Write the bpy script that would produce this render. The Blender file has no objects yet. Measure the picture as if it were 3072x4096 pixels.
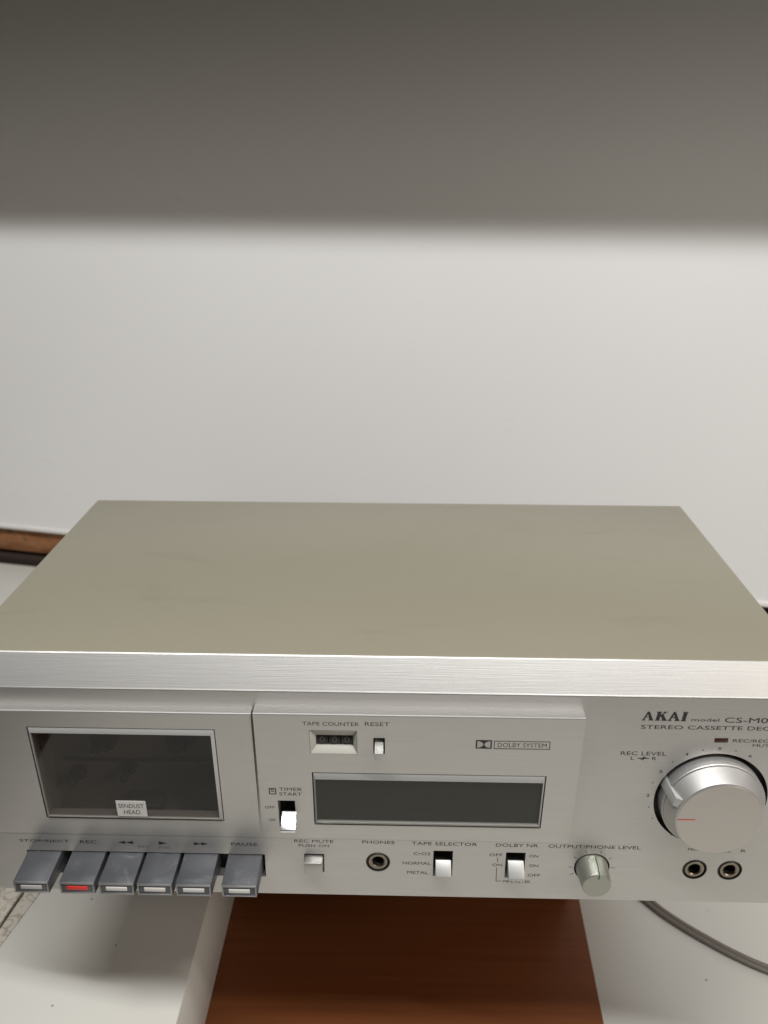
import bpy, bmesh, math, random
from mathutils import Vector, Matrix
random.seed(7)
sc = bpy.context.scene
S = 0.001                       # everything below is measured in millimetres
PI = math.pi

# ------------------------------------------------------------------ camera
CAM = Vector((10.9, -365.1, 382.9)); PITCH, YAW, ROLL = 0.3847, -0.0220, 0.0023
FPX = 3400.0
fw = Vector((math.sin(YAW)*math.cos(PITCH), math.cos(YAW)*math.cos(PITCH), -math.sin(PITCH)))
rt = Vector((math.cos(YAW), -math.sin(YAW), 0)); up = rt.cross(fw)
rt2 = rt*math.cos(ROLL)+up*math.sin(ROLL); up2 = up*math.cos(ROLL)-rt*math.sin(ROLL)
cd = bpy.data.cameras.new('camera'); cam = bpy.data.objects.new('camera', cd); sc.collection.objects.link(cam)
M = Matrix((rt2, up2, -fw)).transposed().to_4x4(); M.translation = CAM*S; cam.matrix_world = M
cd.sensor_fit = 'AUTO'; cd.sensor_width = 36; cd.lens = 36*FPX/4096; cd.clip_start = 0.02; cd.clip_end = 60
cd.dof.use_dof = True; cd.dof.focus_distance = 0.47; cd.dof.aperture_fstop = 9.0
sc.camera = cam

# ------------------------------------------------------------------ world, lamps, exposure
wd = bpy.data.worlds.new('World'); sc.world = wd; wd.use_nodes = True
bg = wd.node_tree.nodes['Background']; bg.inputs[0].default_value = (1.0, 0.95, 0.9, 1); bg.inputs[1].default_value = 0.02
def area(name, loc, axis, down, sx, sy, power, col):
    """rectangular lamp: long side along axis, facing down"""
    l = bpy.data.lights.new(name, 'AREA'); l.shape = 'RECTANGLE'; l.size = sx*S; l.size_y = sy*S; l.energy = power; l.color = col
    o = bpy.data.objects.new(name, l); sc.collection.objects.link(o)
    z = -Vector(down).normalized(); x = Vector(axis); x = (x-z*x.dot(z)).normalized(); y = z.cross(x)
    m = Matrix((x, y, z)).transposed().to_4x4(); m.translation = Vector(loc)*S; o.matrix_world = m
    return o
TUBE_X, TUBE_Y, TUBE_Z = 20, -515, 1500
area('ceiling_tube_lamp', (TUBE_X, TUBE_Y-0.2095*TUBE_X, TUBE_Z), (0.979, -0.2045, 0), (0, 0.35, -1), 1500, 55, 30, (0.99, 0.99, 0.985))
area('far_fill_lamp', (2450, -1750, 1650), (1, 1, 0), (-2.2, 2.2, -1.2), 1000, 900, 36, (1.0, 0.90, 0.81))  # added fill light, lifts the shaded upper wall from the right
SHELF_Z, SHELF_D = 640, 288
sc.view_settings.view_transform = 'Standard'; sc.view_settings.look = 'None'
sc.view_settings.exposure = 0; sc.view_settings.gamma = 1
sc.cycles.max_bounces = 8

# ------------------------------------------------------------------ materials
MATS = {}
def mat(name, col, rough=0.5, metal=0.0, spec=0.5, noise=None, bump=None, rvar=0.0, coat=0.0, aniso=0.0):
    """noise = (scale xyz, colour2, low, high, detail) ; bump = (scale xyz, strength, detail)"""
    m = bpy.data.materials.new(name); m.use_nodes = True; nt = m.node_tree; b = nt.nodes['Principled BSDF']
    b.inputs['Base Color'].default_value = (*col, 1); b.inputs['Roughness'].default_value = rough
    b.inputs['Metallic'].default_value = metal; b.inputs['Specular IOR Level'].default_value = spec
    b.inputs['Coat Weight'].default_value = coat
    if aniso: b.inputs['Anisotropic'].default_value = aniso
    tc = nt.nodes.new('ShaderNodeTexCoord')
    def nz(scale, detail):
        mp = nt.nodes.new('ShaderNodeMapping'); mp.inputs['Scale'].default_value = scale
        nt.links.new(tc.outputs['Object'], mp.inputs[0])
        n = nt.nodes.new('ShaderNodeTexNoise'); n.inputs['Scale'].default_value = 1; n.inputs['Detail'].default_value = detail
        nt.links.new(mp.outputs[0], n.inputs['Vector']); return n
    if noise:
        n = nz(noise[0], noise[4]); r = nt.nodes.new('ShaderNodeValToRGB')
        r.color_ramp.elements[0].position = noise[2]; r.color_ramp.elements[1].position = noise[3]
        r.color_ramp.elements[0].color = (*noise[1], 1); r.color_ramp.elements[1].color = (*col, 1)
        nt.links.new(n.outputs[0], r.inputs[0]); nt.links.new(r.outputs[0], b.inputs['Base Color'])
        if rvar:
            mr = nt.nodes.new('ShaderNodeMapRange'); mr.inputs[3].default_value = rough+rvar; mr.inputs[4].default_value = rough-rvar
            nt.links.new(n.outputs[0], mr.inputs[0]); nt.links.new(mr.outputs[0], b.inputs['Roughness'])
    if bump:
        n = nz(bump[0], bump[2]); bp = nt.nodes.new('ShaderNodeBump'); bp.inputs['Strength'].default_value = bump[1]; bp.inputs['Distance'].default_value = 0.0004
        nt.links.new(n.outputs[0], bp.inputs['Height']); nt.links.new(bp.outputs[0], b.inputs['Normal'])
    MATS[name] = m; return m
mat('panel', (0.585, 0.572, 0.548), 0.40, 0.82, noise=((25, 2600, 2600), (0.55, 0.537, 0.515), 0.3, 0.7, 3), bump=((30, 3000, 3000), 0.10, 3), rvar=0.04)
mat('panel_dark', (0.50, 0.485, 0.465), 0.42, 0.95)
mat('olive', (0.262, 0.243, 0.184), 0.36, 0.0, 0.45, noise=((5, 9, 9), (0.253, 0.234, 0.177), 0.30, 0.60, 5), rvar=0.06, bump=((900, 900, 900), 0.05, 2))
mat('black', (0.012, 0.011, 0.010), 0.5)
mat('ink', (0.022, 0.020, 0.019), 0.55)
mat('ink_soft', (0.11, 0.105, 0.10), 0.6)
mat('paint_silver', (0.50, 0.49, 0.46), 0.5, 0.6)
mat('chassis', (0.10, 0.10, 0.10), 0.45, 0.8)
mat('knob', (0.56, 0.55, 0.53), 0.50, 0.8, noise=((300, 300, 300), (0.55, 0.54, 0.52), 0.3, 0.7, 2))
mat('knob_green', (0.40, 0.405, 0.35), 0.42, 0.8)
mat('knob_face', (0.60, 0.565, 0.535), 0.40, 1.0)
mat('lever', (0.47, 0.47, 0.45), 0.42, 0.5)
mat('lever_polished', (0.86, 0.86, 0.86), 0.22, 1.0)
mat('key', (0.112, 0.116, 0.124), 0.36, 0.35, 0.5, noise=((60, 60, 60), (0.08, 0.083, 0.09), 0.35, 0.65, 4), rvar=0.08)
mat('key_rim', (0.34, 0.34, 0.34), 0.35, 0.8)
mat('key_bar', (0.62, 0.60, 0.57), 0.5)
mat('mark_green', (0.03, 0.09, 0.06), 0.5)
mat('key_bar_dim', (0.40, 0.39, 0.38), 0.5)
mat('meter_seg', (0.074, 0.076, 0.068), 0.5)
mat('red', (0.62, 0.035, 0.022), 0.4)
mat('jack_metal', (0.30, 0.26, 0.21), 0.35, 1.0)
mat('plastic_pale', (0.46, 0.45, 0.40), 0.5)
mat('sticker', (0.60, 0.59, 0.56), 0.55)
mat('led', (0.035, 0.008, 0.008), 0.25)
mat('digit', (0.10, 0.105, 0.10), 0.6)
mat('well', (0.27, 0.24, 0.215), 0.6, noise=((30, 30, 30), (0.20, 0.178, 0.16), 0.3, 0.7, 3))
mat('meter_back', (0.066, 0.068, 0.061), 0.45)
mat('frame_grey', (0.44, 0.44, 0.42), 0.38, 0.35)
mat('rubber', (0.02, 0.02, 0.02), 0.8)
mat('wall_paint', (0.79, 0.787, 0.775), 0.55, 0, 0.3, noise=((3, 3, 3), (0.765, 0.76, 0.748), 0.3, 0.7, 5), bump=((120, 120, 120), 0.05, 4))
mat('wall_rim', (0.78, 0.76, 0.74), 0.4)
mat('board_white', (0.59, 0.578, 0.53), 0.42, 0, 0.4, noise=((5, 5, 5), (0.54, 0.527, 0.482), 0.35, 0.65, 6), rvar=0.05)
mat('dark_wall', (0.035, 0.022, 0.016), 0.8)
mat('black_paint', (0.014, 0.012, 0.011), 0.6)
mat('cable', (0.15, 0.13, 0.11), 0.45, 0, 0.5)
mat('stain', (0.24, 0.22, 0.19), 0.7)
def grime(m, scale, lo, hi, amount, col):
    """smudges and rub marks with a shape of their own, mixed over the base colour"""
    nt = MATS[m].node_tree; b = nt.nodes['Principled BSDF']; src = b.inputs['Base Color'].links[0].from_socket
    tc = nt.nodes.new('ShaderNodeTexCoord'); mp = nt.nodes.new('ShaderNodeMapping'); mp.inputs['Scale'].default_value = scale; mp.inputs['Rotation'].default_value = (0, 0, 0.35)
    n = nt.nodes.new('ShaderNodeTexNoise'); n.inputs['Scale'].default_value = 1; n.inputs['Detail'].default_value = 5; n.inputs['Distortion'].default_value = 0.8
    r = nt.nodes.new('ShaderNodeMapRange'); r.inputs[1].default_value = lo; r.inputs[2].default_value = hi; r.inputs[4].default_value = amount
    mx = nt.nodes.new('ShaderNodeMix'); mx.data_type = 'RGBA'; mx.inputs[7].default_value = (*col, 1)
    nt.links.new(tc.outputs['Object'], mp.inputs[0]); nt.links.new(mp.outputs[0], n.inputs['Vector']); nt.links.new(n.outputs[0], r.inputs[0])
    nt.links.new(r.outputs[0], mx.inputs[0]); nt.links.new(src, mx.inputs[6]); nt.links.new(mx.outputs[2], b.inputs['Base Color'])
grime('olive', (16, 34, 20), 0.62, 0.76, 0.22, (0.15, 0.14, 0.11)); grime('olive', (650, 650, 650), 0.72, 0.80, 0.35, (0.45, 0.43, 0.38))
grime('wall_paint', (10, 10, 22), 0.66, 0.80, 0.25, (0.55, 0.53, 0.51)); grime('wall_paint', (95, 95, 95), 0.76, 0.82, 0.35, (0.45, 0.43, 0.40))
grime('board_white', (40, 40, 40), 0.68, 0.80, 0.35, (0.34, 0.31, 0.27)); grime('board_white', (300, 300, 300), 0.74, 0.80, 0.4, (0.28, 0.25, 0.22))
grime('key', (120, 120, 120), 0.60, 0.75, 0.5, (0.22, 0.22, 0.215))
def glass(name, tint, refl, rough):
    m = bpy.data.materials.new(name); m.use_nodes = True; nt = m.node_tree; nt.nodes.clear()
    out = nt.nodes.new('ShaderNodeOutputMaterial'); mix = nt.nodes.new('ShaderNodeMixShader')
    tr = nt.nodes.new('ShaderNodeBsdfTransparent'); tr.inputs[0].default_value = (*tint, 1)
    gl = nt.nodes.new('ShaderNodeBsdfGlossy'); gl.inputs['Roughness'].default_value = rough; gl.inputs[0].default_value = (refl, refl, refl, 1)
    fr = nt.nodes.new('ShaderNodeFresnel'); fr.inputs[0].default_value = 1.5
    ge = nt.nodes.new('ShaderNodeNewGeometry'); inv = nt.nodes.new('ShaderNodeMath'); inv.operation = 'SUBTRACT'; inv.inputs[0].default_value = 1.0
    mu = nt.nodes.new('ShaderNodeMath'); mu.operation = 'MULTIPLY'
    nt.links.new(ge.outputs['Backfacing'], inv.inputs[1]); nt.links.new(inv.outputs[0], mu.inputs[0]); nt.links.new(fr.outputs[0], mu.inputs[1])
    nt.links.new(mu.outputs[0], mix.inputs[0]); nt.links.new(tr.outputs[0], mix.inputs[1]); nt.links.new(gl.outputs[0], mix.inputs[2])
    nt.links.new(mix.outputs[0], out.inputs[0]); MATS[name] = m
glass('smoked_glass', (0.66, 0.63, 0.61), 0.9, 0.03)
glass('meter_glass', (0.72, 0.72, 0.69), 0.9, 0.12)
def wood(name, c1, c2, c3, scale, rough, axis='Y'):
    m = bpy.data.materials.new(name); m.use_nodes = True; nt = m.node_tree; b = nt.nodes['Principled BSDF']
    tc = nt.nodes.new('ShaderNodeTexCoord'); mp = nt.nodes.new('ShaderNodeMapping'); mp.inputs['Scale'].default_value = scale
    n1 = nt.nodes.new('ShaderNodeTexNoise'); n1.inputs['Scale'].default_value = 1; n1.inputs['Detail'].default_value = 6; n1.inputs['Distortion'].default_value = 0.6
    r = nt.nodes.new('ShaderNodeValToRGB'); e = r.color_ramp.elements; e[0].position = 0.28; e[1].position = 0.72
    e[0].color = (*c1, 1); e[1].color = (*c3, 1); k = e.new(0.5); k.color = (*c2, 1)
    nt.links.new(tc.outputs['Object'], mp.inputs[0]); nt.links.new(mp.outputs[0], n1.inputs['Vector'])
    nt.links.new(n1.outputs[0], r.inputs[0]); nt.links.new(r.outputs[0], b.inputs['Base Color'])
    bp = nt.nodes.new('ShaderNodeBump'); bp.inputs['Strength'].default_value = 0.15; bp.inputs['Distance'].default_value = 0.0005
    nt.links.new(n1.outputs[0], bp.inputs['Height']); nt.links.new(bp.outputs[0], b.inputs['Normal'])
    b.inputs['Roughness'].default_value = rough; b.inputs['Specular IOR Level'].default_value = 0.2; MATS[name] = m
wood('teak', (0.150, 0.047, 0.016), (0.168, 0.055, 0.019), (0.186, 0.063, 0.022), (6, 180, 180), 0.42)
wood('rough_timber', (0.16, 0.065, 0.027), (0.30, 0.135, 0.06), (0.40, 0.21, 0.11), (18, 60, 60), 0.75)
wood('knot_wood', (0.10, 0.055, 0.03), (0.22, 0.14, 0.085), (0.34, 0.24, 0.16), (90, 90, 90), 0.7)
def laminate(name):
    m = bpy.data.materials.new(name); m.use_nodes = True; nt = m.node_tree; b = nt.nodes['Principled BSDF']
    tc = nt.nodes.new('ShaderNodeTexCoord'); mp = nt.nodes.new('ShaderNodeMapping'); mp.inputs['Scale'].default_value = (1, 1, 1)
    n = nt.nodes.new('ShaderNodeTexNoise'); n.inputs['Scale'].default_value = 70; n.inputs['Detail'].default_value = 4; n.inputs['Distortion'].default_value = 1.6
    r = nt.nodes.new('ShaderNodeValToRGB'); e = r.color_ramp.elements
    e[0].position = 0.44; e[0].color = (0.52, 0.48, 0.41, 1); e[1].position = 0.56; e[1].color = (0.52, 0.48, 0.41, 1)
    k = e.new(0.5); k.color = (0.30, 0.26, 0.21, 1)
    nt.links.new(tc.outputs['Object'], mp.inputs[0]); nt.links.new(mp.outputs[0], n.inputs['Vector']); nt.links.new(n.outputs[0], r.inputs[0])
    nt.links.new(r.outputs[0], b.inputs['Base Color']); b.inputs['Roughness'].default_value = 0.5; MATS[name] = m
laminate('marbled_laminate')

# ------------------------------------------------------------------ mesh helpers (millimetres in, metres out)
WO = {}
def link(name, me, m, parent=None, smooth=None):
    o = bpy.data.objects.new(name, me); sc.collection.objects.link(o)
    if m: me.materials.clear(); me.materials.append(MATS[m])
    if parent: o.parent = parent; o.location = -WO.get(parent.name, Vector((0, 0, 0)))
    if smooth is not None:
        for p in me.polygons: p.use_smooth = True
        me.set_sharp_from_angle(angle=math.radians(smooth))
    return o
def from_bm(name, bm, m, parent=None, smooth=None):
    bmesh.ops.recalc_face_normals(bm, faces=bm.faces[:])
    me = bpy.data.meshes.new(name); bmesh.ops.scale(bm, vec=(S, S, S), verts=bm.verts[:]); bm.to_mesh(me); bm.free()
    return link(name, me, m, parent, smooth)
def add_hull(bm, corners, bev=0, seg=2):
    """8 corners: bottom ring of 4 then top ring of 4"""
    v = [bm.verts.new(c) for c in corners]
    fs = [bm.faces.new([v[i] for i in q]) for q in ((0, 3, 2, 1), (4, 5, 6, 7), (0, 1, 5, 4), (1, 2, 6, 5), (2, 3, 7, 6), (3, 0, 4, 7))]
    if bev:
        es = {e for f in fs for e in f.edges}
        bmesh.ops.bevel(bm, geom=list(es), offset=bev, segments=seg, affect='EDGES', profile=0.5)
def add_box(bm, x0, x1, y0, y1, z0, z1, bev=0, seg=2):
    add_hull(bm, [(x0, y0, z0), (x1, y0, z0), (x1, y1, z0), (x0, y1, z0), (x0, y0, z1), (x1, y0, z1), (x1, y1, z1), (x0, y1, z1)], bev, seg)
def box(name, x0, x1, y0, y1, z0, z1, m, parent=None, bev=0, seg=2):
    bm = bmesh.new(); add_box(bm, x0, x1, y0, y1, z0, z1, bev, seg); return from_bm(name, bm, m, parent, 35 if bev else None)
def hull(name, corners, m, parent=None, bev=0, seg=2):
    bm = bmesh.new(); add_hull(bm, corners, bev, seg); return from_bm(name, bm, m, parent, 35 if bev else None)
def add_prism(bm, prof, x0, x1):
    """profile of (y, z) extruded along x"""
    a = [bm.verts.new((x0, y, z)) for y, z in prof]; b = [bm.verts.new((x1, y, z)) for y, z in prof]; n = len(prof)
    bm.faces.new(a); bm.faces.new(b[::-1])
    for i in range(n): bm.faces.new([a[i], a[(i+1) % n], b[(i+1) % n], b[i]])
def add_lathe(bm, cx, cz, prof, n=48, plane=None):
    """profile of (radius, y) turned about the y axis through (cx, cz)"""
    rings = []
    for r, y in prof:
        if r < 1e-6: rings.append([bm.verts.new((cx, y, cz))]); continue
        rings.append([bm.verts.new((cx+r*math.cos(2*PI*i/n), y, cz+r*math.sin(2*PI*i/n))) for i in range(n)])
    for A, B in zip(rings, rings[1:]):
        for i in range(n):
            j = (i+1) % n
            if len(A) == 1 and len(B) == 1: continue
            if len(A) == 1: bm.faces.new([A[0], B[i], B[j]])
            elif len(B) == 1: bm.faces.new([A[i], B[0], A[j]])
            else: bm.faces.new([A[i], B[i], B[j], A[j]])
def lathe(name, cx, cz, prof, m, parent, n=48, smooth=30):
    bm = bmesh.new(); add_lathe(bm, cx, cz, prof, n); return from_bm(name, bm, m, parent, smooth)
def boolean_cut(ob, cutters):
    """cutters: list of ('r', x0,x1,z0,z1,y0,y1) or ('c', cx,cz,r,y0,y1) removed from ob"""
    bm = bmesh.new()
    for c in cutters:
        if c[0] == 'r': add_box(bm, c[1], c[2], c[5], c[6], c[3], c[4])
        else: add_lathe(bm, c[1], c[2], [(0, c[4]), (c[3], c[4]), (c[3], c[5]), (0, c[5])], 64)
    cut = from_bm('cutter', bm, None)
    md = ob.modifiers.new('b', 'BOOLEAN'); md.operation = 'DIFFERENCE'; md.solver = 'EXACT'; md.object = cut
    dg = bpy.context.evaluated_depsgraph_get(); me = bpy.data.meshes.new_from_object(ob.evaluated_get(dg))
    ob.modifiers.clear(); old = ob.data; ob.data = me; bpy.data.meshes.remove(old)
    cm = cut.data; bpy.data.objects.remove(cut); bpy.data.meshes.remove(cm)
def empty(name, loc=(0, 0, 0)):
    o = bpy.data.objects.new(name, None); sc.collection.objects.link(o); o.location = Vector(loc)*S; WO[o.name] = Vector(loc)*S; return o
def tag(o, label, cat=None, group=None, kind=None):
    o['label'] = label
    if cat: o['category'] = cat
    if group: o['group'] = group
    if kind: o['kind'] = kind
    return o

# ------------------------------------------------------------------ the setting
LZ = -110.0                      # top of the white box on the left
BZ = -185.0                      # brown table top
RZ = -188.0                      # top of the white board on the right
AW = math.radians(11.8)          # the wall is turned a little against the deck
def rot(x, y, a, ox=0, oy=0):    # local -> world for things turned by angle a (clockwise seen from above)
    c, s_ = math.cos(a), math.sin(a); return (ox+x*c+y*s_, oy-x*s_+y*c)
def turned_box(name, ox, oy, a, x0, x1, y0, y1, z0, z1, m, parent=None, bev=0):
    pts = [rot(x, y, a, ox, oy) for x, y in ((x0, y0), (x1, y0), (x1, y1), (x0, y1))]
    return hull(name, [(*p, z0) for p in pts]+[(*p, z1) for p in pts], m, parent, bev)
def block(name, pts, z0, z1, m, parent=None, bev=0):
    return hull(name, [(*p, z0) for p in pts]+[(*p, z1) for p in pts], m, parent, bev)
WY = 561
wall = turned_box('back_wall', 0, WY, AW, -1500, 1400, 0, 14, -58.5, 1500, 'wall_paint'); wall['kind'] = 'structure'
turned_box('wall_rim', 0, WY, AW, -1500, 1400, -2.5, 12, -64.5, -58.7, 'wall_rim', wall, 0.8)
lower = turned_box('lower_wall', 0, WY+34, AW, -1500, 1400, 40, 60, -900, -60, 'dark_wall'); lower['kind'] = 'structure'
floor = box('floor', -2600, 2600, -2600, 1400, -960, -940, 'dark_wall'); floor['kind'] = 'structure'
table = box('table_top', -340, 900, -560, 470, -215, RZ, 'board_white', None, 1.5); table['kind'] = 'structure'  # front part, out of view, is added for the panel to reflect
wbd = block('wooden_board', [(-150, 22), (158.5, 22), (167.5, 310), (-150, 310)], RZ+0.1, BZ, 'teak', None, 0.4)
tag(wbd, 'reddish brown wooden board lying on the white table below the silver deck', 'wooden board')
# white box on the left, its right side standing in the shade
wb = block('white_box', [(-284, -70), (-125.4, -70), (-125.4, 420), (-190, 420)], BZ+0.2, LZ, 'board_white', None, 1.2)
tag(wb, 'white box on the left of the brown wooden board, its right side in deep shade', 'box')
# marbled laminate worktop beside it: planks with a dark seam
ap = 0.118
def seam(y, d): return (-264.0+ap*(y-101.4)+d, y)
top = box('worktop', -760, -342, -66, 610, -215, LZ-20, 'dark_wall'); top['kind'] = 'structure'
block('plank', [(-755, -70), seam(-70, -1.3), seam(620, -1.3), (-755, 620)], LZ-19.8, LZ-0.6, 'marbled_laminate', top, 0.8)
block('plank', [seam(-70, 1.4), (-284.8, -70), (-190.8, 419), seam(419, 1.4)], LZ-19.8, LZ-1.0, 'marbled_laminate', top, 0.6)
far = block('far_board', [(-800, 250), (-330, 250), (-330, 612), (-800, 702)], LZ-0.5, LZ+3.0, 'board_white', None, 0.7)
tag(far, 'pale thin board behind the left corner of the deck, before the timber rail', 'board')
# rough timber rail in the gap below the wall
rail = empty('timber_rail', (-560, WY+125, -100))
tag(rail, 'rough brown timber rail with knots in the gap below the white wall', 'timber')
pts = [rot(x, y, AW, 0, WY) for x, y in ((-1300, 6), (330, 6), (330, 36), (-1300, 36))]
block('beam', pts, -100, -64.8, 'rough_timber', rail, 1.5)
for kx, kz, kr in ((-528, -71.5, 4.6), (-506, -80, 3.4), (-552, -86, 3.6), (-470, -76, 3.0)):
    bm = bmesh.new(); add_lathe(bm, 0, 0, [(0, -1.3), (kr*0.45, -1.2), (kr*0.55, -0.5), (kr*0.8, -0.9), (kr, 0.4)], 14)
    bmesh.ops.rotate(bm, matrix=Matrix.Rotation(-AW, 3, 'Z'), verts=bm.verts[:])
    p = rot(kx, 5.9, AW, 0, WY); bmesh.ops.translate(bm, vec=(p[0], p[1], kz), verts=bm.verts[:]); from_bm('knot', bm, 'knot_wood', rail, 40)
pts = [rot(x, y, AW, 0, WY) for x, y in ((-1300, 1), (330, 1), (330, 30), (-1300, 30))]
block('lower_rail', pts, -122, -107, 'dark_wall', rail, 1.5)
# shelf on the wall, above the frame; it shades the upper wall
sh = turned_box('wall_shelf', 0, WY, AW, -1300, 1200, -SHELF_D, -0.5, SHELF_Z, SHELF_Z+20, 'board_white', None, 1.5)
tag(sh, 'white shelf fixed to the white wall high above the deck', 'shelf')
ri = hull('slanted_stand', [(-122, 182, BZ+0.2), (156, 182, BZ+0.2), (156, 226, BZ+0.2), (-122, 226, BZ+0.2), (-122, 34, 0.9), (156, 34, 0.9), (156, 226, 0.9), (-122, 226, 0.9)], 'teak', None, 1.5)  # unseen support, made wide to block light coming from behind the deck
tag(ri, 'unseen slanted brown wooden stand in deep shade on the wooden board, carrying the deck', 'stand')

# ------------------------------------------------------------------ power cable on the white board
def tube_bm(bm, pts, r, n=10):
    rings = []
    for i, p in enumerate(pts):
        t = (pts[min(i+1, len(pts)-1)]-pts[max(i-1, 0)]).normalized(); s_ = t.cross(Vector((0, 0, 1))).normalized(); u = s_.cross(t)
        rings.append([bm.verts.new(p+s_*r*math.cos(2*PI*k/n)+u*r*math.sin(2*PI*k/n)) for k in range(n)])
    for A, B in zip(rings, rings[1:]):
        for k in range(n): bm.faces.new([A[k], A[(k+1) % n], B[(k+1) % n], B[k]])
    bm.faces.new(rings[0]); bm.faces.new(rings[-1][::-1])
def spline(ctrl, n=14):
    c = [Vector(p) for p in ctrl]; c = [c[0]*2-c[1]]+c+[c[-1]*2-c[-2]]; out = []
    for i in range(1, len(c)-2):
        for k in range(n):
            t = k/n; a, b, d, e = c[i-1:i+3]
            out.append(0.5*((2*b)+(d-a)*t+(2*a-5*b+4*d-e)*t*t+(3*b-a-3*d+e)*t**3))
    return out+[c[-2]]
CZ = RZ+2.2
path = spline([(182, 260, CZ), (200, 210, CZ), (224, 173, CZ), (240, 155, CZ), (257.7, 139.3, CZ), (275, 126, CZ), (295, 113.8, CZ), (340, 92, CZ), (430, 60, CZ), (560, 30, CZ)])
off = []
for i, p in enumerate(path):
    t = (path[min(i+1, len(path)-1)]-path[max(i-1, 0)]).normalized(); off.append(t.cross(Vector((0, 0, 1)))*2.1)
cab = empty('power_cable', (295, 113.8, RZ)); tag(cab, 'grey-brown twin power cable curving over the white table beside the brown board', 'cable')
for sg in (-1, 1):
    bm = bmesh.new(); tube_bm(bm, [p+o*sg for p, o in zip(path, off)], 2.17); from_bm('cable_core', bm, 'cable', cab, 60)
# small specks of dirt on the white box and the white board
for sx, sy, sr, z_, par in ((-211, 97, 1.0, LZ, wb), (-181, 58, 0.8, LZ, wb), (-207, 12, 0.9, LZ, wb), (246, 105, 1.1, RZ, table), (205, 66, 0.6, RZ, table)):
    bm = bmesh.new(); n = 9; r0 = [sr*random.uniform(0.7, 1.2) for _ in range(n)]
    a = [bm.verts.new((sx+r0[i]*math.cos(2*PI*i/n), sy+r0[i]*math.sin(2*PI*i/n), z_+0.02)) for i in range(n)]; c = bm.verts.new((sx, sy, z_+0.25))
    for i in range(n): bm.faces.new([a[i], a[(i+1) % n], c])
    from_bm('dirt_speck', bm, 'stain', par, 60)

# ------------------------------------------------------------------ the cassette deck
deck = empty('cassette_deck')
tag(deck, 'silver cassette deck with olive top cover, cassette window, piano keys and round knobs', 'cassette deck')
HP, T, YB, D, W = 136.4, 150.75, 11.85, 228.6, 218.75
# plane of the wedge shaped fascias: proud at the top, flush at the bottom
WZ0, WZ1 = 41.5, 127.6
def wedge_y(z, p): return -0.4-(p-0.4)*(z-WZ0)/(WZ1-WZ0)
def onto(x, z, p):
    """the point of the wedge plane (proud by p at its top) seen where (x, 0, z) is"""
    a = Vector((x, 0, z)); d = CAM-a; k = (p-0.4)/(WZ1-WZ0)
    # a.y+t*d.y = -0.4-k*(a.z+t*d.z-WZ0)
    t = (-0.4-k*(a.z-WZ0))/(d.y+k*d.z); return a+d*t
def rect_on(x0, x1, z0, z1, p):
    a = onto(x0, z0, p); b = onto(x1, z1, p); return a.x, b.x, a.z, b.z
PM, PD = 8.0, 6.0                # how proud the middle fascia and the cassette door are

# openings as measured on the front plane
KEYSLOT = (-196.6, -63.0, 12.8, 28.9)
MUTE = (-41.0, -30.0, 17.0, 30.0); TSEL = (30.6, 41.4, 15.6, 33.8); DNR = (70.6, 81.4, 15.4, 33.5)
KC, KR = (176.6, 72.2), 29.8
OC, OR_ = (118.4, 24.0), 9.8
JACKS = ((0.0, 25.0), (175.0, 23.9), (194.3, 23.7))
LED = (173.2, 180.2, 109.0, 111.7)
R_DISP = rect_on(-34.7, 89.0, 50.6, 85.7, PM); R_CNT = rect_on(-35.6, -10.9, 97.8, 112.7, PM)
R_RST = rect_on(-2.4, 3.6, 98.3, 108.4, PM); R_TIM = rect_on(-53.8, -44.8, 49.0, 66.6, PM)
R_WIN = rect_on(-181.8, -85.0, 51.8, 112.0, PD)

# front panel: extruded aluminium with a slanted top face and fine edge radii
prof = [(0.5, 0), (0, 0.5), (0, HP-0.9), (0.12, HP-0.35), (0.55, HP+0.15), (YB-0.9, T-0.55), (YB-0.25, T-0.15), (YB, T-0.4), (YB, T-3), (6, HP-6), (6, 0)]
bm = bmesh.new(); add_prism(bm, prof, -W-1.5, W+1.5); panel = from_bm('front_panel', bm, 'panel', deck)
cuts = [('r', *KEYSLOT, -20, 30), ('r', *MUTE, -20, 30), ('r', *TSEL, -20, 30), ('r', *DNR, -20, 30), ('c', *KC, KR, -20, 30), ('c', *OC, OR_, -20, 30), ('r', *LED, -20, 30)]
cuts += [('c', x, z, 6.1, -20, 30) for x, z in JACKS]
cuts += [('r', a+0.01, b-0.01, c+0.01, d-0.01, -20, 30) for a, b, c, d in (R_DISP, R_CNT, R_RST, R_TIM, R_WIN)]
boolean_cut(panel, cuts)

def wedge(name, x0, x1, p, z1):
    y1 = wedge_y(z1, p); r = 0.7
    pr = [(-0.02, WZ0), (-0.4, WZ0), (y1+0.03, z1-r), (y1+0.25, z1-0.2), (y1+r, z1), (-0.02, z1)]
    bm = bmesh.new(); add_prism(bm, pr, x0, x1); return from_bm(name, bm, 'panel', deck)
mid = wedge('control_fascia', -63.0, 104.4, PM, 128.0); boolean_cut(mid, [('r', *r, -30, 10) for r in (R_DISP, R_CNT, R_RST, R_TIM)])
door = wedge('cassette_door', -214.0, -64.5, PD, 126.2); boolean_cut(door, [('r', *R_WIN, -30, 10)])

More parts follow.
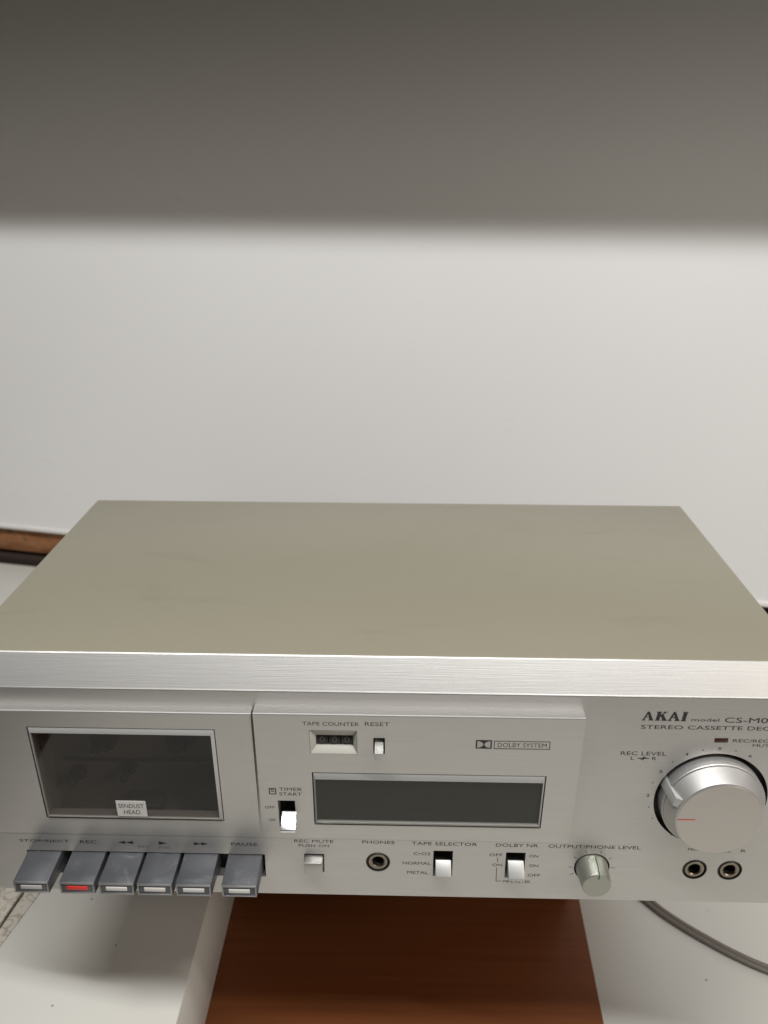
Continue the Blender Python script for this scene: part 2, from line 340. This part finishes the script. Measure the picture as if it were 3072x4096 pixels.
# cover, chassis, feet
bm = bmesh.new(); add_box(bm, -W, W, YB+0.35, D, 8, T-0.6, 1.3, 3)
bm.normal_update(); bmesh.ops.delete(bm, geom=[max((f for f in bm.faces), key=lambda f: (-f.normal.y > 0.9)*f.calc_area())], context='FACES')   # folded sheet, open behind the panel
from_bm('top_cover', bm, 'olive', deck, 40)
box('chassis', -W+2, W-2, 14.6, D-2, 1.2, 7.8, 'chassis', deck, 0.6)
for fx in (-180, 180):
    for fy in (45, 205): 
        bm = bmesh.new(); add_lathe(bm, 0, 0, [(0, 0), (9, 0), (10, 1), (8.5, 11), (7.5, 12), (0, 12)], 24)
        bmesh.ops.rotate(bm, matrix=Matrix.Rotation(-PI/2, 3, 'X'), verts=bm.verts[:]); bmesh.ops.translate(bm, vec=(fx, fy, 1.1), verts=bm.verts[:])
        from_bm('foot', bm, 'rubber', deck, 40)
bpl = box('backing_plate', -W+4, W-4, 9.5, 11.3, 3, HP-9, 'black', deck)
boolean_cut(bpl, [('r', R_WIN[0]-2.5, R_WIN[1]+2.5, R_WIN[2]-13.5, R_WIN[3]-0.3+4, 5, 18)])

# ---- lettering
def text_polys(txt):
    cu = bpy.data.curves.new('t', 'FONT'); cu.body = txt; cu.resolution_u = 3
    o = bpy.data.objects.new('t', cu); sc.collection.objects.link(o)
    dg = bpy.context.evaluated_depsgraph_get(); me = bpy.data.meshes.new_from_object(o.evaluated_get(dg))
    bpy.data.objects.remove(o); bpy.data.curves.remove(cu); return me
def lettering(txt, x0, x1, zc, h, p=None, m='ink', parent=None, name='lettering', lift=0.06):
    me = text_polys(txt); xs = [v.co.x for v in me.vertices]; ys = [v.co.y for v in me.vertices]
    ax, bx_, ay, by = min(xs), max(xs), min(ys), max(ys)
    for v in me.vertices:
        x = x0+(v.co.x-ax)/(bx_-ax)*(x1-x0); z = zc-h/2+(v.co.y-ay)/(by-ay)*h
        q = Vector((x, 0, z)) if p is None else onto(x, z, p)
        v.co = (q+Vector((0, -lift, 0)))*S
    return link(name, me, m, parent or deck)
def polys(name, plist, p=None, m='ink', parent=None, lift=0.06):
    """flat printed marks: list of polygons of (x, z) on the front plane"""
    bm = bmesh.new()
    for poly in plist:
        vs = []
        for x, z in poly:
            q = Vector((x, 0, z)) if p is None else onto(x, z, p); vs.append(bm.verts.new(q+Vector((0, -lift, 0))))
        f = bm.faces.new(vs)
    bmesh.ops.triangulate(bm, faces=bm.faces[:])
    return from_bm(name, bm, m, parent or deck)
def bar(x0, z0, x1, z1, w):
    d = Vector((x1-x0, z1-z0)).normalized()*w/2; n = Vector((-d.y, d.x))
    return [(x0+n.x, z0+n.y), (x0-n.x, z0-n.y), (x1-n.x, z1-n.y), (x1+n.x, z1+n.y)]
def frame(x0, x1, z0, z1, w):
    return [[(x0, z0), (x1, z0), (x1, z0+w), (x0, z0+w)], [(x0, z1-w), (x1, z1-w), (x1, z1), (x0, z1)], [(x0, z0+w), (x0+w, z0+w), (x0+w, z1-w), (x0, z1-w)], [(x1-w, z0+w), (x1, z0+w), (x1, z1-w), (x1-w, z1-w)]]
lettering('TAPE COUNTER', -39.2, -9.8, 116.7, 2.3, PM); lettering('RESET', -6.8, 6.0, 117.0, 2.3, PM)
lettering('TIMER', -53.1, -40.7, 74.2, 2.1, PM); lettering('START', -53.1, -40.9, 71.0, 2.1, PM)
lettering('OFF', -61.2, -56.0, 61.9, 1.8, PM); lettering('ON', -59.4, -56.2, 53.3, 1.8, PM)
lettering('REC MUTE', -46.2, -24.6, 38.9, 2.1); lettering('PUSH ON', -43.9, -27.0, 35.8, 1.8)
lettering('PHONES', -8.7, 9.1, 39.0, 2.1); lettering('TAPE SELECTOR', 18.5, 54.5, 38.7, 2.2)
lettering('CrO2', 19.6, 28.9, 31.5, 2.0); lettering('NORMAL', 13.7, 29.3, 24.6, 2.0); lettering('METAL', 16.3, 28.0, 17.9, 2.0)
lettering('DOLBY NR', 64.7, 87.9, 38.6, 2.2)
lettering('OFF', 61.5, 68.7, 31.6, 1.9); lettering('ON', 63.4, 68.9, 24.5, 1.9); lettering('MPX FILTER', 70.0, 85.2, 12.6, 1.8)
lettering('ON', 83.4, 88.4, 31.2, 1.9); lettering('ON', 83.9, 88.9, 24.4, 1.9); lettering('OFF', 83.6, 90.4, 17.5, 1.9)
polys('printed_line', [bar(65.9, 22.6, 66.1, 13.0, 0.45), bar(65.9, 12.8, 69.0, 12.8, 0.45), bar(66.2, 29.8, 66.2, 26.4, 0.45)], m='ink_soft')
lettering('OUTPUT/PHONE LEVEL', 93.4, 143.8, 38.5, 2.3)
lettering('model', 159.7, 173.8, 122.7, 1.9); lettering('CS-M01A', 176.6, 208.2, 122.8, 3.1); lettering('STEREO CASSETTE DECK', 134.8, 204.8, 117.9, 2.3)
lettering('REC/REC', 182.7, 201.0, 110.2, 1.9); lettering('MUTE', 193.2, 203.6, 107.4, 1.7)
lettering('REC LEVEL', 126.2, 149.9, 101.3, 2.3); lettering('L', 131.8, 133.6, 98.2, 2.0); lettering('R', 142.8, 145.0, 98.2, 2.0)
polys('printed_symbol', [bar(135.2, 98.2, 141.2, 98.2, 0.5), bar(138.2, 96.9, 138.2, 99.5, 0.5), bar(136.8, 97.3, 139.6, 99.1, 0.4)])
lettering('MIC', 169.5, 174.5, 38.0, 1.8); lettering('L', 191.2, 193.0, 37.4, 1.8); lettering('R', 198.2, 201.0, 37.6, 1.8)
polys('printed_line', [bar(177.0, 37.2, 189.8, 36.4, 0.35)], m='ink_soft')
lettering('STOP/EJECT', -199.6, -171.6, 35.5, 2.1); lettering('REC', -165.7, -156.5, 35.5, 2.1); lettering('PAUSE', -81.3, -66.8, 35.9, 2.1)
def tri(x0, x1, zc, h): return [(x0, zc-h), (x0, zc+h), (x1, zc)]
polys('rewind_mark', [tri(-140.4, -144.4, 35.6, 1.1), tri(-136.0, -140.3, 35.6, 1.1)])
polys('play_mark', [tri(-121.7, -117.0, 35.6, 1.2)]); polys('forward_mark', [tri(-102.0, -98.2, 35.6, 1.1), tri(-98.1, -94.2, 35.6, 1.1)])
lettering('REV', -133.5, -127.5, 32.8, 1.6, m='ink_soft'); lettering('FWD', -121.8, -115.8, 32.4, 1.6, m='ink_soft')
# timer icon: rounded square with a bar
polys('timer_mark', frame(-58.6, -54.6, 70.7, 74.8, 0.55)+[bar(-57.7, 72.8, -55.5, 72.8, 0.5), bar(-57.7, 73.8, -56.0, 73.8, 0.4)], PM)
# double-D mark and boxed words
polys('double_d_mark', [[(50.8, 102.7), (59.2, 102.7), (59.2, 108.1), (50.8, 108.1)]], PM)
def dee(x0, x1, zc, h, n=10): return [(x0, zc-h)]+[(x0+(x1-x0)*math.cos(a), zc+h*math.sin(a)) for a in [(-PI/2+PI*i/n) for i in range(1, n)]]+[(x0, zc+h)]
polys('double_d_fill', [dee(51.6, 54.7, 105.4, 2.05), dee(58.4, 55.3, 105.4, 2.05)], PM, 'paint_silver', lift=0.12)
polys('word_frame', frame(60.2, 89.4, 102.7, 107.8, 0.42), PM); lettering('DOLBY SYSTEM', 62.2, 87.6, 105.25, 2.6, PM)
# serif maker's name
def serif(x, k):
    H_ = 5.3; z = 121.9; sl = 0.12
    def q(u, v): return (x+u+v*sl*H_, z+v*H_)
    A = [[q(1.9, 1), q(3.0, 1), q(5.7, 0.06), q(3.8, 0.06)], [q(1.95, 1), q(2.6, 0.80), q(1.25, 0.06), q(0.45, 0.06)], [q(1.4, 0.42), q(3.6, 0.42), q(3.7, 0.34), q(1.25, 0.34)], [q(-0.1, 0), q(1.9, 0), q(1.9, 0.07), q(-0.1, 0.07)], [q(3.4, 0), q(6.0, 0), q(6.0, 0.07), q(3.4, 0.07)]]
    K = [[q(0.45, 0), q(2.25, 0), q(2.25, 1), q(0.45, 1)], [q(2.0, 0.36), q(2.0, 0.56), q(4.0, 0.97), q(4.9, 0.97)], [q(2.3, 0.58), q(3.5, 0.74), q(6.0, 0.03), q(3.9, 0.03)], [q(0, 0), q(2.6, 0), q(2.6, 0.07), q(0, 0.07)], [q(0, 0.93), q(2.6, 0.93), q(2.6, 1), q(0, 1)], [q(3.3, 0), q(6.0, 0), q(6.0, 0.07), q(3.3, 0.07)], [q(3.4, 0.93), q(5.3, 0.93), q(5.3, 1), q(3.4, 1)]]
    I = [[q(0.45, 0), q(2.25, 0), q(2.25, 1), q(0.45, 1)], [q(0, 0), q(2.6, 0), q(2.6, 0.07), q(0, 0.07)], [q(0, 0.93), q(2.6, 0.93), q(2.6, 1), q(0, 1)]]
    return {'A': A, 'K': K, 'I': I}[k]
def clean(pl):                     # lift each stroke a hair so strokes do not share a plane
    for i, p_ in enumerate(pl): polys('serif_stroke', [p_], lift=0.06+0.008*i, parent=logo)
logo = polys('maker_name', serif(134.6, 'A')[:1]); clean(serif(134.6, 'A')[1:]+serif(141.2, 'K')+serif(147.8, 'A')+serif(154.4, 'I'))

# ---- cassette door: window frame, smoked glass, sticker, well and spindles behind
x0, x1, z0, z1 = R_WIN
def wedge_slab(name, a, b, c, d, p, y_front, y_back, m, parent, bev=0):
    """slab following the wedge plane, y offsets measured from that plane"""
    yc, yd = wedge_y(c, p), wedge_y(d, p)
    return hull(name, [(a, yc+y_front, c), (b, yc+y_front, c), (b, yc+y_back, c), (a, yc+y_back, c), (a, yd+y_front, d), (b, yd+y_front, d), (b, yd+y_back, d), (a, yd+y_back, d)], m, parent, bev)
def window_frame(par, R, p, t_top, t_bot, t_side, y_in, depth, m, gap=0.55):
    """four bevelled bars inside an opening, sloping in to the glass"""
    a, b, c, d = R; a += gap; b -= gap; c += gap; d -= gap
    o = [(a, c), (b, c), (b, d), (a, d)]; i = [(a+t_side, c+t_bot), (b-t_side, c+t_bot), (b-t_side, d-t_top), (a+t_side, d-t_top)]
    for k in range(4):
        j = (k+1) % 4
        def P3(pt, y): return (pt[0], wedge_y(pt[1], p)+y, pt[1])
        f = [P3(o[k], 0.25), P3(o[j], 0.25), P3(i[j], y_in), P3(i[k], y_in)]
        r = [P3(o[k], depth), P3(o[j], depth), P3(i[j], depth), P3(i[k], depth)]
        hull('frame_bar', f+r, m, par, 0.12)
wf = wedge_slab('window_glass', x0+2.0, x1-2.0, z0+2.5, z1-2.9, PD, -1.1, -0.1, 'smoked_glass', door)
window_frame(door, R_WIN, PD, 2.6, 2.2, 1.6, -1.3, 5.0, 'frame_grey')
# well: shallow dark box behind the pane, closed by five boards
BK = 22.0
well = box('cassette_well', x0-3, x1+3, BK, BK+1.5, z0-14, z1+6, 'well', deck)
box('well_wall', x0-3, x1+3, 6.2, BK-.2, z1+4.5, z1+6, 'well', well); box('well_wall', x0-3, x1+3, 6.2, BK-.2, z0-14, z0-12.5, 'well', well)
box('well_wall', x0-3, x0-1.5, 6.2, BK-.2, z0-12.4, z1+4.4, 'well', well); box('well_wall', x1+1.5, x1+3, 6.2, BK-.2, z0-12.4, z1+4.4, 'well', well)
for sx in (-152.4, -109.9):
    sp = lathe('spindle', sx, 90.5, [(0, 7.5), (1.6, 8), (2.6, 10.5), (3.4, 12), (3.4, BK-3), (8.0, BK-2.8), (8.0, BK-.1)], 'black', deck, 24)
    for k in range(3):
        a = 2*PI*k/3+0.4; bm = bmesh.new(); add_box(bm, 2.6, 5.4, 11, BK-3, -0.7, 0.7)
        bmesh.ops.rotate(bm, matrix=Matrix.Rotation(a, 3, 'Y'), verts=bm.verts[:]); bmesh.ops.translate(bm, vec=(sx, 0, 90.5), verts=bm.verts[:]); from_bm('spindle_fin', bm, 'black', sp)
for sx, sz in ((-169.5, 66.5), (-140.4, 70.5), (-94.0, 66.0)):
    lathe('guide_pin', sx, sz, [(0, 9), (1.8, 9.3), (2.3, 10), (2.3, BK-3), (4.4, BK-2.8), (4.4, BK-.1)], 'black', deck, 20)
box('tape_head', -141, -121, 9, BK-.1, 46.0, 54.0, 'chassis', deck, 1.0)
box('guide_rail', x0+4, x1-4, BK-2.0, BK-.1, 74.5, 75.8, 'chassis', deck, 0.3)
# sticker on the glass
a = onto(-141.6, 55.0, PD); b = onto(-125.7, 65.6, PD)
st = wedge_slab('head_sticker', a.x, b.x, a.z+0.2, b.z, PD, -1.4, -1.15, 'sticker', door)
def stick_text(txt, fx0, fx1, zc, h):
    me = text_polys(txt); xs = [v.co.x for v in me.vertices]; ys = [v.co.y for v in me.vertices]
    for v in me.vertices:
        x = fx0+(v.co.x-min(xs))/(max(xs)-min(xs))*(fx1-fx0); z = zc-h/2+(v.co.y-min(ys))/(max(ys)-min(ys))*h
        v.co = Vector((x, wedge_y(z, PD)-1.46, z))*S
    link('lettering', me, 'ink', st)
zc = (a.z+b.z)/2
stick_text('SENDUST', a.x+1.2, b.x-1.2, zc+2.1, 2.9); stick_text('HEAD', a.x+3.6, b.x-3.6, zc-2.2, 2.9)

# ---- meter display
x0, x1, z0, z1 = R_DISP
wedge_slab('meter_glass', x0+1.5, x1-1.5, z0+3.2, z1-3.5, PM, -1.1, -0.1, 'meter_glass', mid)
window_frame(mid, R_DISP, PM, 3.3, 3.0, 1.1, -1.3, 7.0, 'frame_grey')
wedge_slab('meter_face', x0+1.7, x1-1.7, z0+3.4, z1-3.7, PM, 0.5, 1.5, 'meter_back', mid)
for k in range(2):                # two rows of meter segments, unlit, behind the smoked pane
    zz = z0+10+k*10
    for j in range(12):
        xx = x0+26+j*6.2; wedge_slab('meter_segment', xx, xx+4.2, zz, zz+2.2, PM, 0.2, 0.45, 'meter_seg', mid)

# ---- tape counter
x0, x1, z0, z1 = R_CNT
bx0, bx1, bz0, bz1 = rect_on(-32.6, -13.2, 102.2, 107.9, PM)
cb = hull('counter_bezel', [(x0+.15, wedge_y(z0, PM)-0.1, z0+.15), (x1-.15, wedge_y(z0, PM)-0.1, z0+.15), (bx1+1.0, wedge_y(bz0, PM)+2.5, bz0-1.0), (bx0-1.0, wedge_y(bz0, PM)+2.5, bz0-1.0),
     (x0+.15, 5.8, z0+.15), (x1-.15, 5.8, z0+.15), (bx1+1.0, 5.8, bz0-1.0), (bx0-1.0, 5.8, bz0-1.0)], 'plastic_pale', mid, 0.1)
o = [(x0+.15, z0+.15), (x1-.15, z0+.15), (x1-.15, z1-.15), (x0+.15, z1-.15)]; i_ = [(bx0, bz0), (bx1, bz0), (bx1, bz1), (bx0, bz1)]
for k in (1, 2, 3):
    j = (k+1) % 4
    f = [(pt[0], wedge_y(pt[1], PM)+yy, pt[1]) for pt, yy in ((o[k], 0.1), (o[j], 0.1), (i_[j], 2.4), (i_[k], 2.4))]
    hull('counter_bezel', f+[(p_[0], 5.7, p_[2]) for p_ in f], 'plastic_pale', mid, 0.1)
wn = (bx1-bx0)/3
for k in range(3):
    cx_ = bx0+wn*(k+0.5); bm = bmesh.new(); add_lathe(bm, 0, 0, [(0, -wn*0.46), (7.2, -wn*0.46), (7.2, wn*0.46), (0, wn*0.46)], 32)
    bmesh.ops.rotate(bm, matrix=Matrix.Rotation(PI/2, 3, 'Z'), verts=bm.verts[:]); bmesh.ops.translate(bm, vec=(cx_, 3.6, (bz0+bz1)/2), verts=bm.verts[:])
    wh = from_bm('counter_wheel', bm, 'black', mid, 40)
    me = text_polys('0'); xs = [v.co.x for v in me.vertices]; ys = [v.co.y for v in me.vertices]
    for v in me.vertices:
        v.co = Vector((cx_-1.3+(v.co.x-min(xs))/(max(xs)-min(xs))*2.6, -3.72, (bz0+bz1)/2-1.9+(v.co.y-min(ys))/(max(ys)-min(ys))*3.6))*S
    link('digit', me, 'digit', wh)
# reset button
x0, x1, z0, z1 = R_RST; y_ = wedge_y((z0+z1)/2, PM)
hull('reset_button', [(x0+.7, y_-6.5, z0+1.4), (x1-.7, y_-6.5, z0+1.4), (x1-.7, 8, z0+1.4), (x0+.7, 8, z0+1.4), (x0+.7, y_-6.5, z0+5.6), (x1-.7, y_-6.5, z0+5.6), (x1-.7, 8, z1-.9), (x0+.7, 8, z1-.9)], 'lever', mid, 0.35)

# ---- lever switches
def lever(name, x0, x1, z_back, z_front, p, thick, m, yb=9.0, y0=0.0, xs=0.0, par=None):
    """tongue whose upper face slopes from (y0, z_back) out to (y0-p, z_front)"""
    sl = (z_back-z_front)/p; zb = z_back+sl*(yb-y0)*0.25
    return hull(name, [(x0+xs, y0-p, z_front-thick), (x1+xs, y0-p, z_front-thick), (x1, yb, z_back-thick-5), (x0, yb, z_back-thick-5), (x0+xs, y0-p, z_front), (x1+xs, y0-p, z_front), (x1, y0+0.2, z_back), (x0, y0+0.2, z_back)], m, par or deck, 0.3)
tl = onto(-52.2, 59.4, PM)
lever('timer_switch', tl.x, tl.x+8.0, tl.z, tl.z-5.6, 8.3, 1.6, 'lever_polished', y0=tl.y, xs=0.1, par=mid)
lever('tape_selector_switch', 31.9, 40.5, 27.0, 20.6, 5.6, 1.8, 'lever')
lever('dolby_switch', 71.9, 80.6, 27.6, 20.4, 6.0, 1.8, 'lever', xs=0.3)
bm = bmesh.new(); add_box(bm, MUTE[0]+.5, MUTE[1]-.6, -5.8, 10, 20.6, 28.7, 0.5); from_bm('rec_mute_button', bm, 'panel_dark', deck, 35)

# ---- jacks
for x, z in JACKS:
    jk = lathe('jack_socket', x, z, [(3.3, 9), (3.3, 0.6), (3.9, 0.1), (5.2, 0.1), (5.5, 0.5), (6.0, 0.9), (6.0, 9)], 'jack_metal', deck, 40)
    lathe('jack_collar', x, z, [(6.02, 2), (6.02, -0.3), (6.5, -0.35), (6.75, -0.02), (6.75, 0.0)], 'black', jk, 40)
    lathe('jack_bore', x, z, [(0, 7), (2.6, 7), (3.28, 2.0), (3.28, 8)], 'black', jk, 24)
box('record_lamp', LED[0]+.1, LED[1]-.1, -0.3, 4, LED[2]+.1, LED[3]-.1, 'led', deck, 0.2)

# ---- output level knob
lathe('knob_recess', *OC, [(9.75, 0.2), (9.75, 3.0), (0, 3.0)], 'black', deck, 48)
kn = lathe('output_knob', *OC, [(0, -13.4), (7.2, -13.4), (7.7, -13.1), (7.9, -12.5), (9.0, 0.6), (9.0, 2.9)], 'knob_green', deck, 64, 25)
bm = bmesh.new(); a0 = math.radians(84)
def knob_mark(bm, c, a, pr, w):
    d = Vector((math.cos(a), 0, math.sin(a))); t = Vector((-math.sin(a), 0, math.cos(a))); prev = None
    for r, y in pr:
        q = Vector((c[0], y, c[1]))+d*r; n = (bm.verts.new(q-t*w/2), bm.verts.new(q+t*w/2))
        if prev: bm.faces.new([prev[0], prev[1], n[1], n[0]])
        prev = n
knob_mark(bm, OC, a0, [(8.95, -1.0), (7.98, -12.5), (7.78, -13.15), (7.22, -13.46), (4.8, -13.46)], 0.7); from_bm('knob_mark', bm, 'mark_green', kn)
for k, a in enumerate([205, 180, 0, 145, 35, 110, 70]):
    a = math.radians(a); c, s_ = math.cos(a), math.sin(a)
    polys('scale_tick', [bar(OC[0]+c*10.6, OC[1]+s_*10.6, OC[0]+c*12.8, OC[1]+s_*12.8, 0.35)], m='ink_soft')

# ---- recording level knob: recess, outer ring with lug, inner knob with red pointer
lathe('knob_recess', *KC, [(29.75, 0.2), (29.75, 6.5), (0, 6.5)], 'black', deck, 72)
kr = lathe('level_ring', *KC, [(26.9, 6.4), (26.9, -4.7), (26.6, -5.1), (24, -5.1)], 'knob', deck, 96, 25)
kk = lathe('level_knob', *KC, [(0, -15.0), (21.8, -15.0), (22.5, -14.7), (22.9, -14.0), (26.2, -5.9), (26.1, -5.4), (23, -5.3)], 'knob', deck, 96, 25)
lathe('knob_cap', *KC, [(0, -15.12), (21.6, -15.12), (21.75, -15.02)], 'knob_face', kk, 72)
a = math.radians(158); bm = bmesh.new(); add_hull(bm, [(22.2, -14.0, -2.9), (26.2, -13.6, -2.4), (28.9, 6, -2.6), (25.2, 6, -3.1), (22.2, -14.0, 2.9), (26.2, -13.6, 2.4), (28.9, 6, 2.6), (25.2, 6, 3.1)], 0.4)
bmesh.ops.rotate(bm, matrix=Matrix.Rotation(-a, 3, 'Y'), verts=bm.verts[:]); bmesh.ops.translate(bm, vec=(KC[0], 0, KC[1]), verts=bm.verts[:]); from_bm('ring_lug', bm, 'lever', kr, 35)
bm = bmesh.new(); knob_mark(bm, KC, math.radians(181), [(21.6, -15.2), (12.6, -15.2)], 0.55); from_bm('red_pointer', bm, 'red', kk)
for lab, mx, mz in (('5', 176.7, 105.2), ('4', 160.2, 101.3), ('6', 193.0, 100.8), ('3', 148.2, 90.0), ('2', 143.4, 74.3), ('0', 159.4, 48.3)):
    lettering(lab, mx-0.9, mx+0.9, mz, 1.7)
for mx, mz in ((168.2, 104.0), (185.2, 103.9), (153.6, 96.4), (144.9, 82.6), (144.8, 66.6), (147.6, 59.2)):
    polys('scale_dot', [[(mx+0.42*math.cos(2*PI*k/8), mz+0.42*math.sin(2*PI*k/8)) for k in range(8)]], m='ink_soft')

# ---- six piano keys
KW = 19.0
for k, (xb, lab) in enumerate(((-186.5, 'stop'), (-161.6, 'red'), (-140.3, ''), (-119.6, ''), (-98.6, ''), (-74.0, ''))):
    y_f = -20.5; zt, zb = 27.0, 19.4; xf = xb+0.15; h = KW/2
    ks = hull('piano_key', [(xf-h, y_f, zb), (xf+h, y_f, zb), (xb+h, 9, 16.5), (xb-h, 9, 16.5), (xf-h, y_f, zt), (xf+h, y_f, zt), (xb+h, 9, 28.7), (xb-h, 9, 28.7)], 'key', deck, 0.35, 2)
    # raised rim on the front end with a recessed field and a pale bar
    r = 1.0; yy = y_f-0.55
    for nm, fr in (('key_rim', (xf-h+.2, xf+h-.2, zt-r-.1, zt-.1)), ('key_rim', (xf-h+.2, xf+h-.2, zb+.1, zb+r*.7)), ('key_rim', (xf-h+.2, xf-h+r, zb+r*.7+.02, zt-r-.12)), ('key_rim', (xf+h-r, xf+h-.2, zb+r*.7+.02, zt-r-.12))):
        box(nm, fr[0], fr[1], yy, y_f+0.3, fr[2], fr[3], 'key_rim', ks, 0.12)
    bar_ = box('key_bar', xf-5.7, xf+5.7, y_f-0.45, y_f+0.3, 21.8, 24.3, 'red' if lab == 'red' else ('key_bar_dim' if lab == 'stop' else 'key_bar'), ks, 0.2)
    if lab == 'red': ks['label'] = 'record key with a red bar'
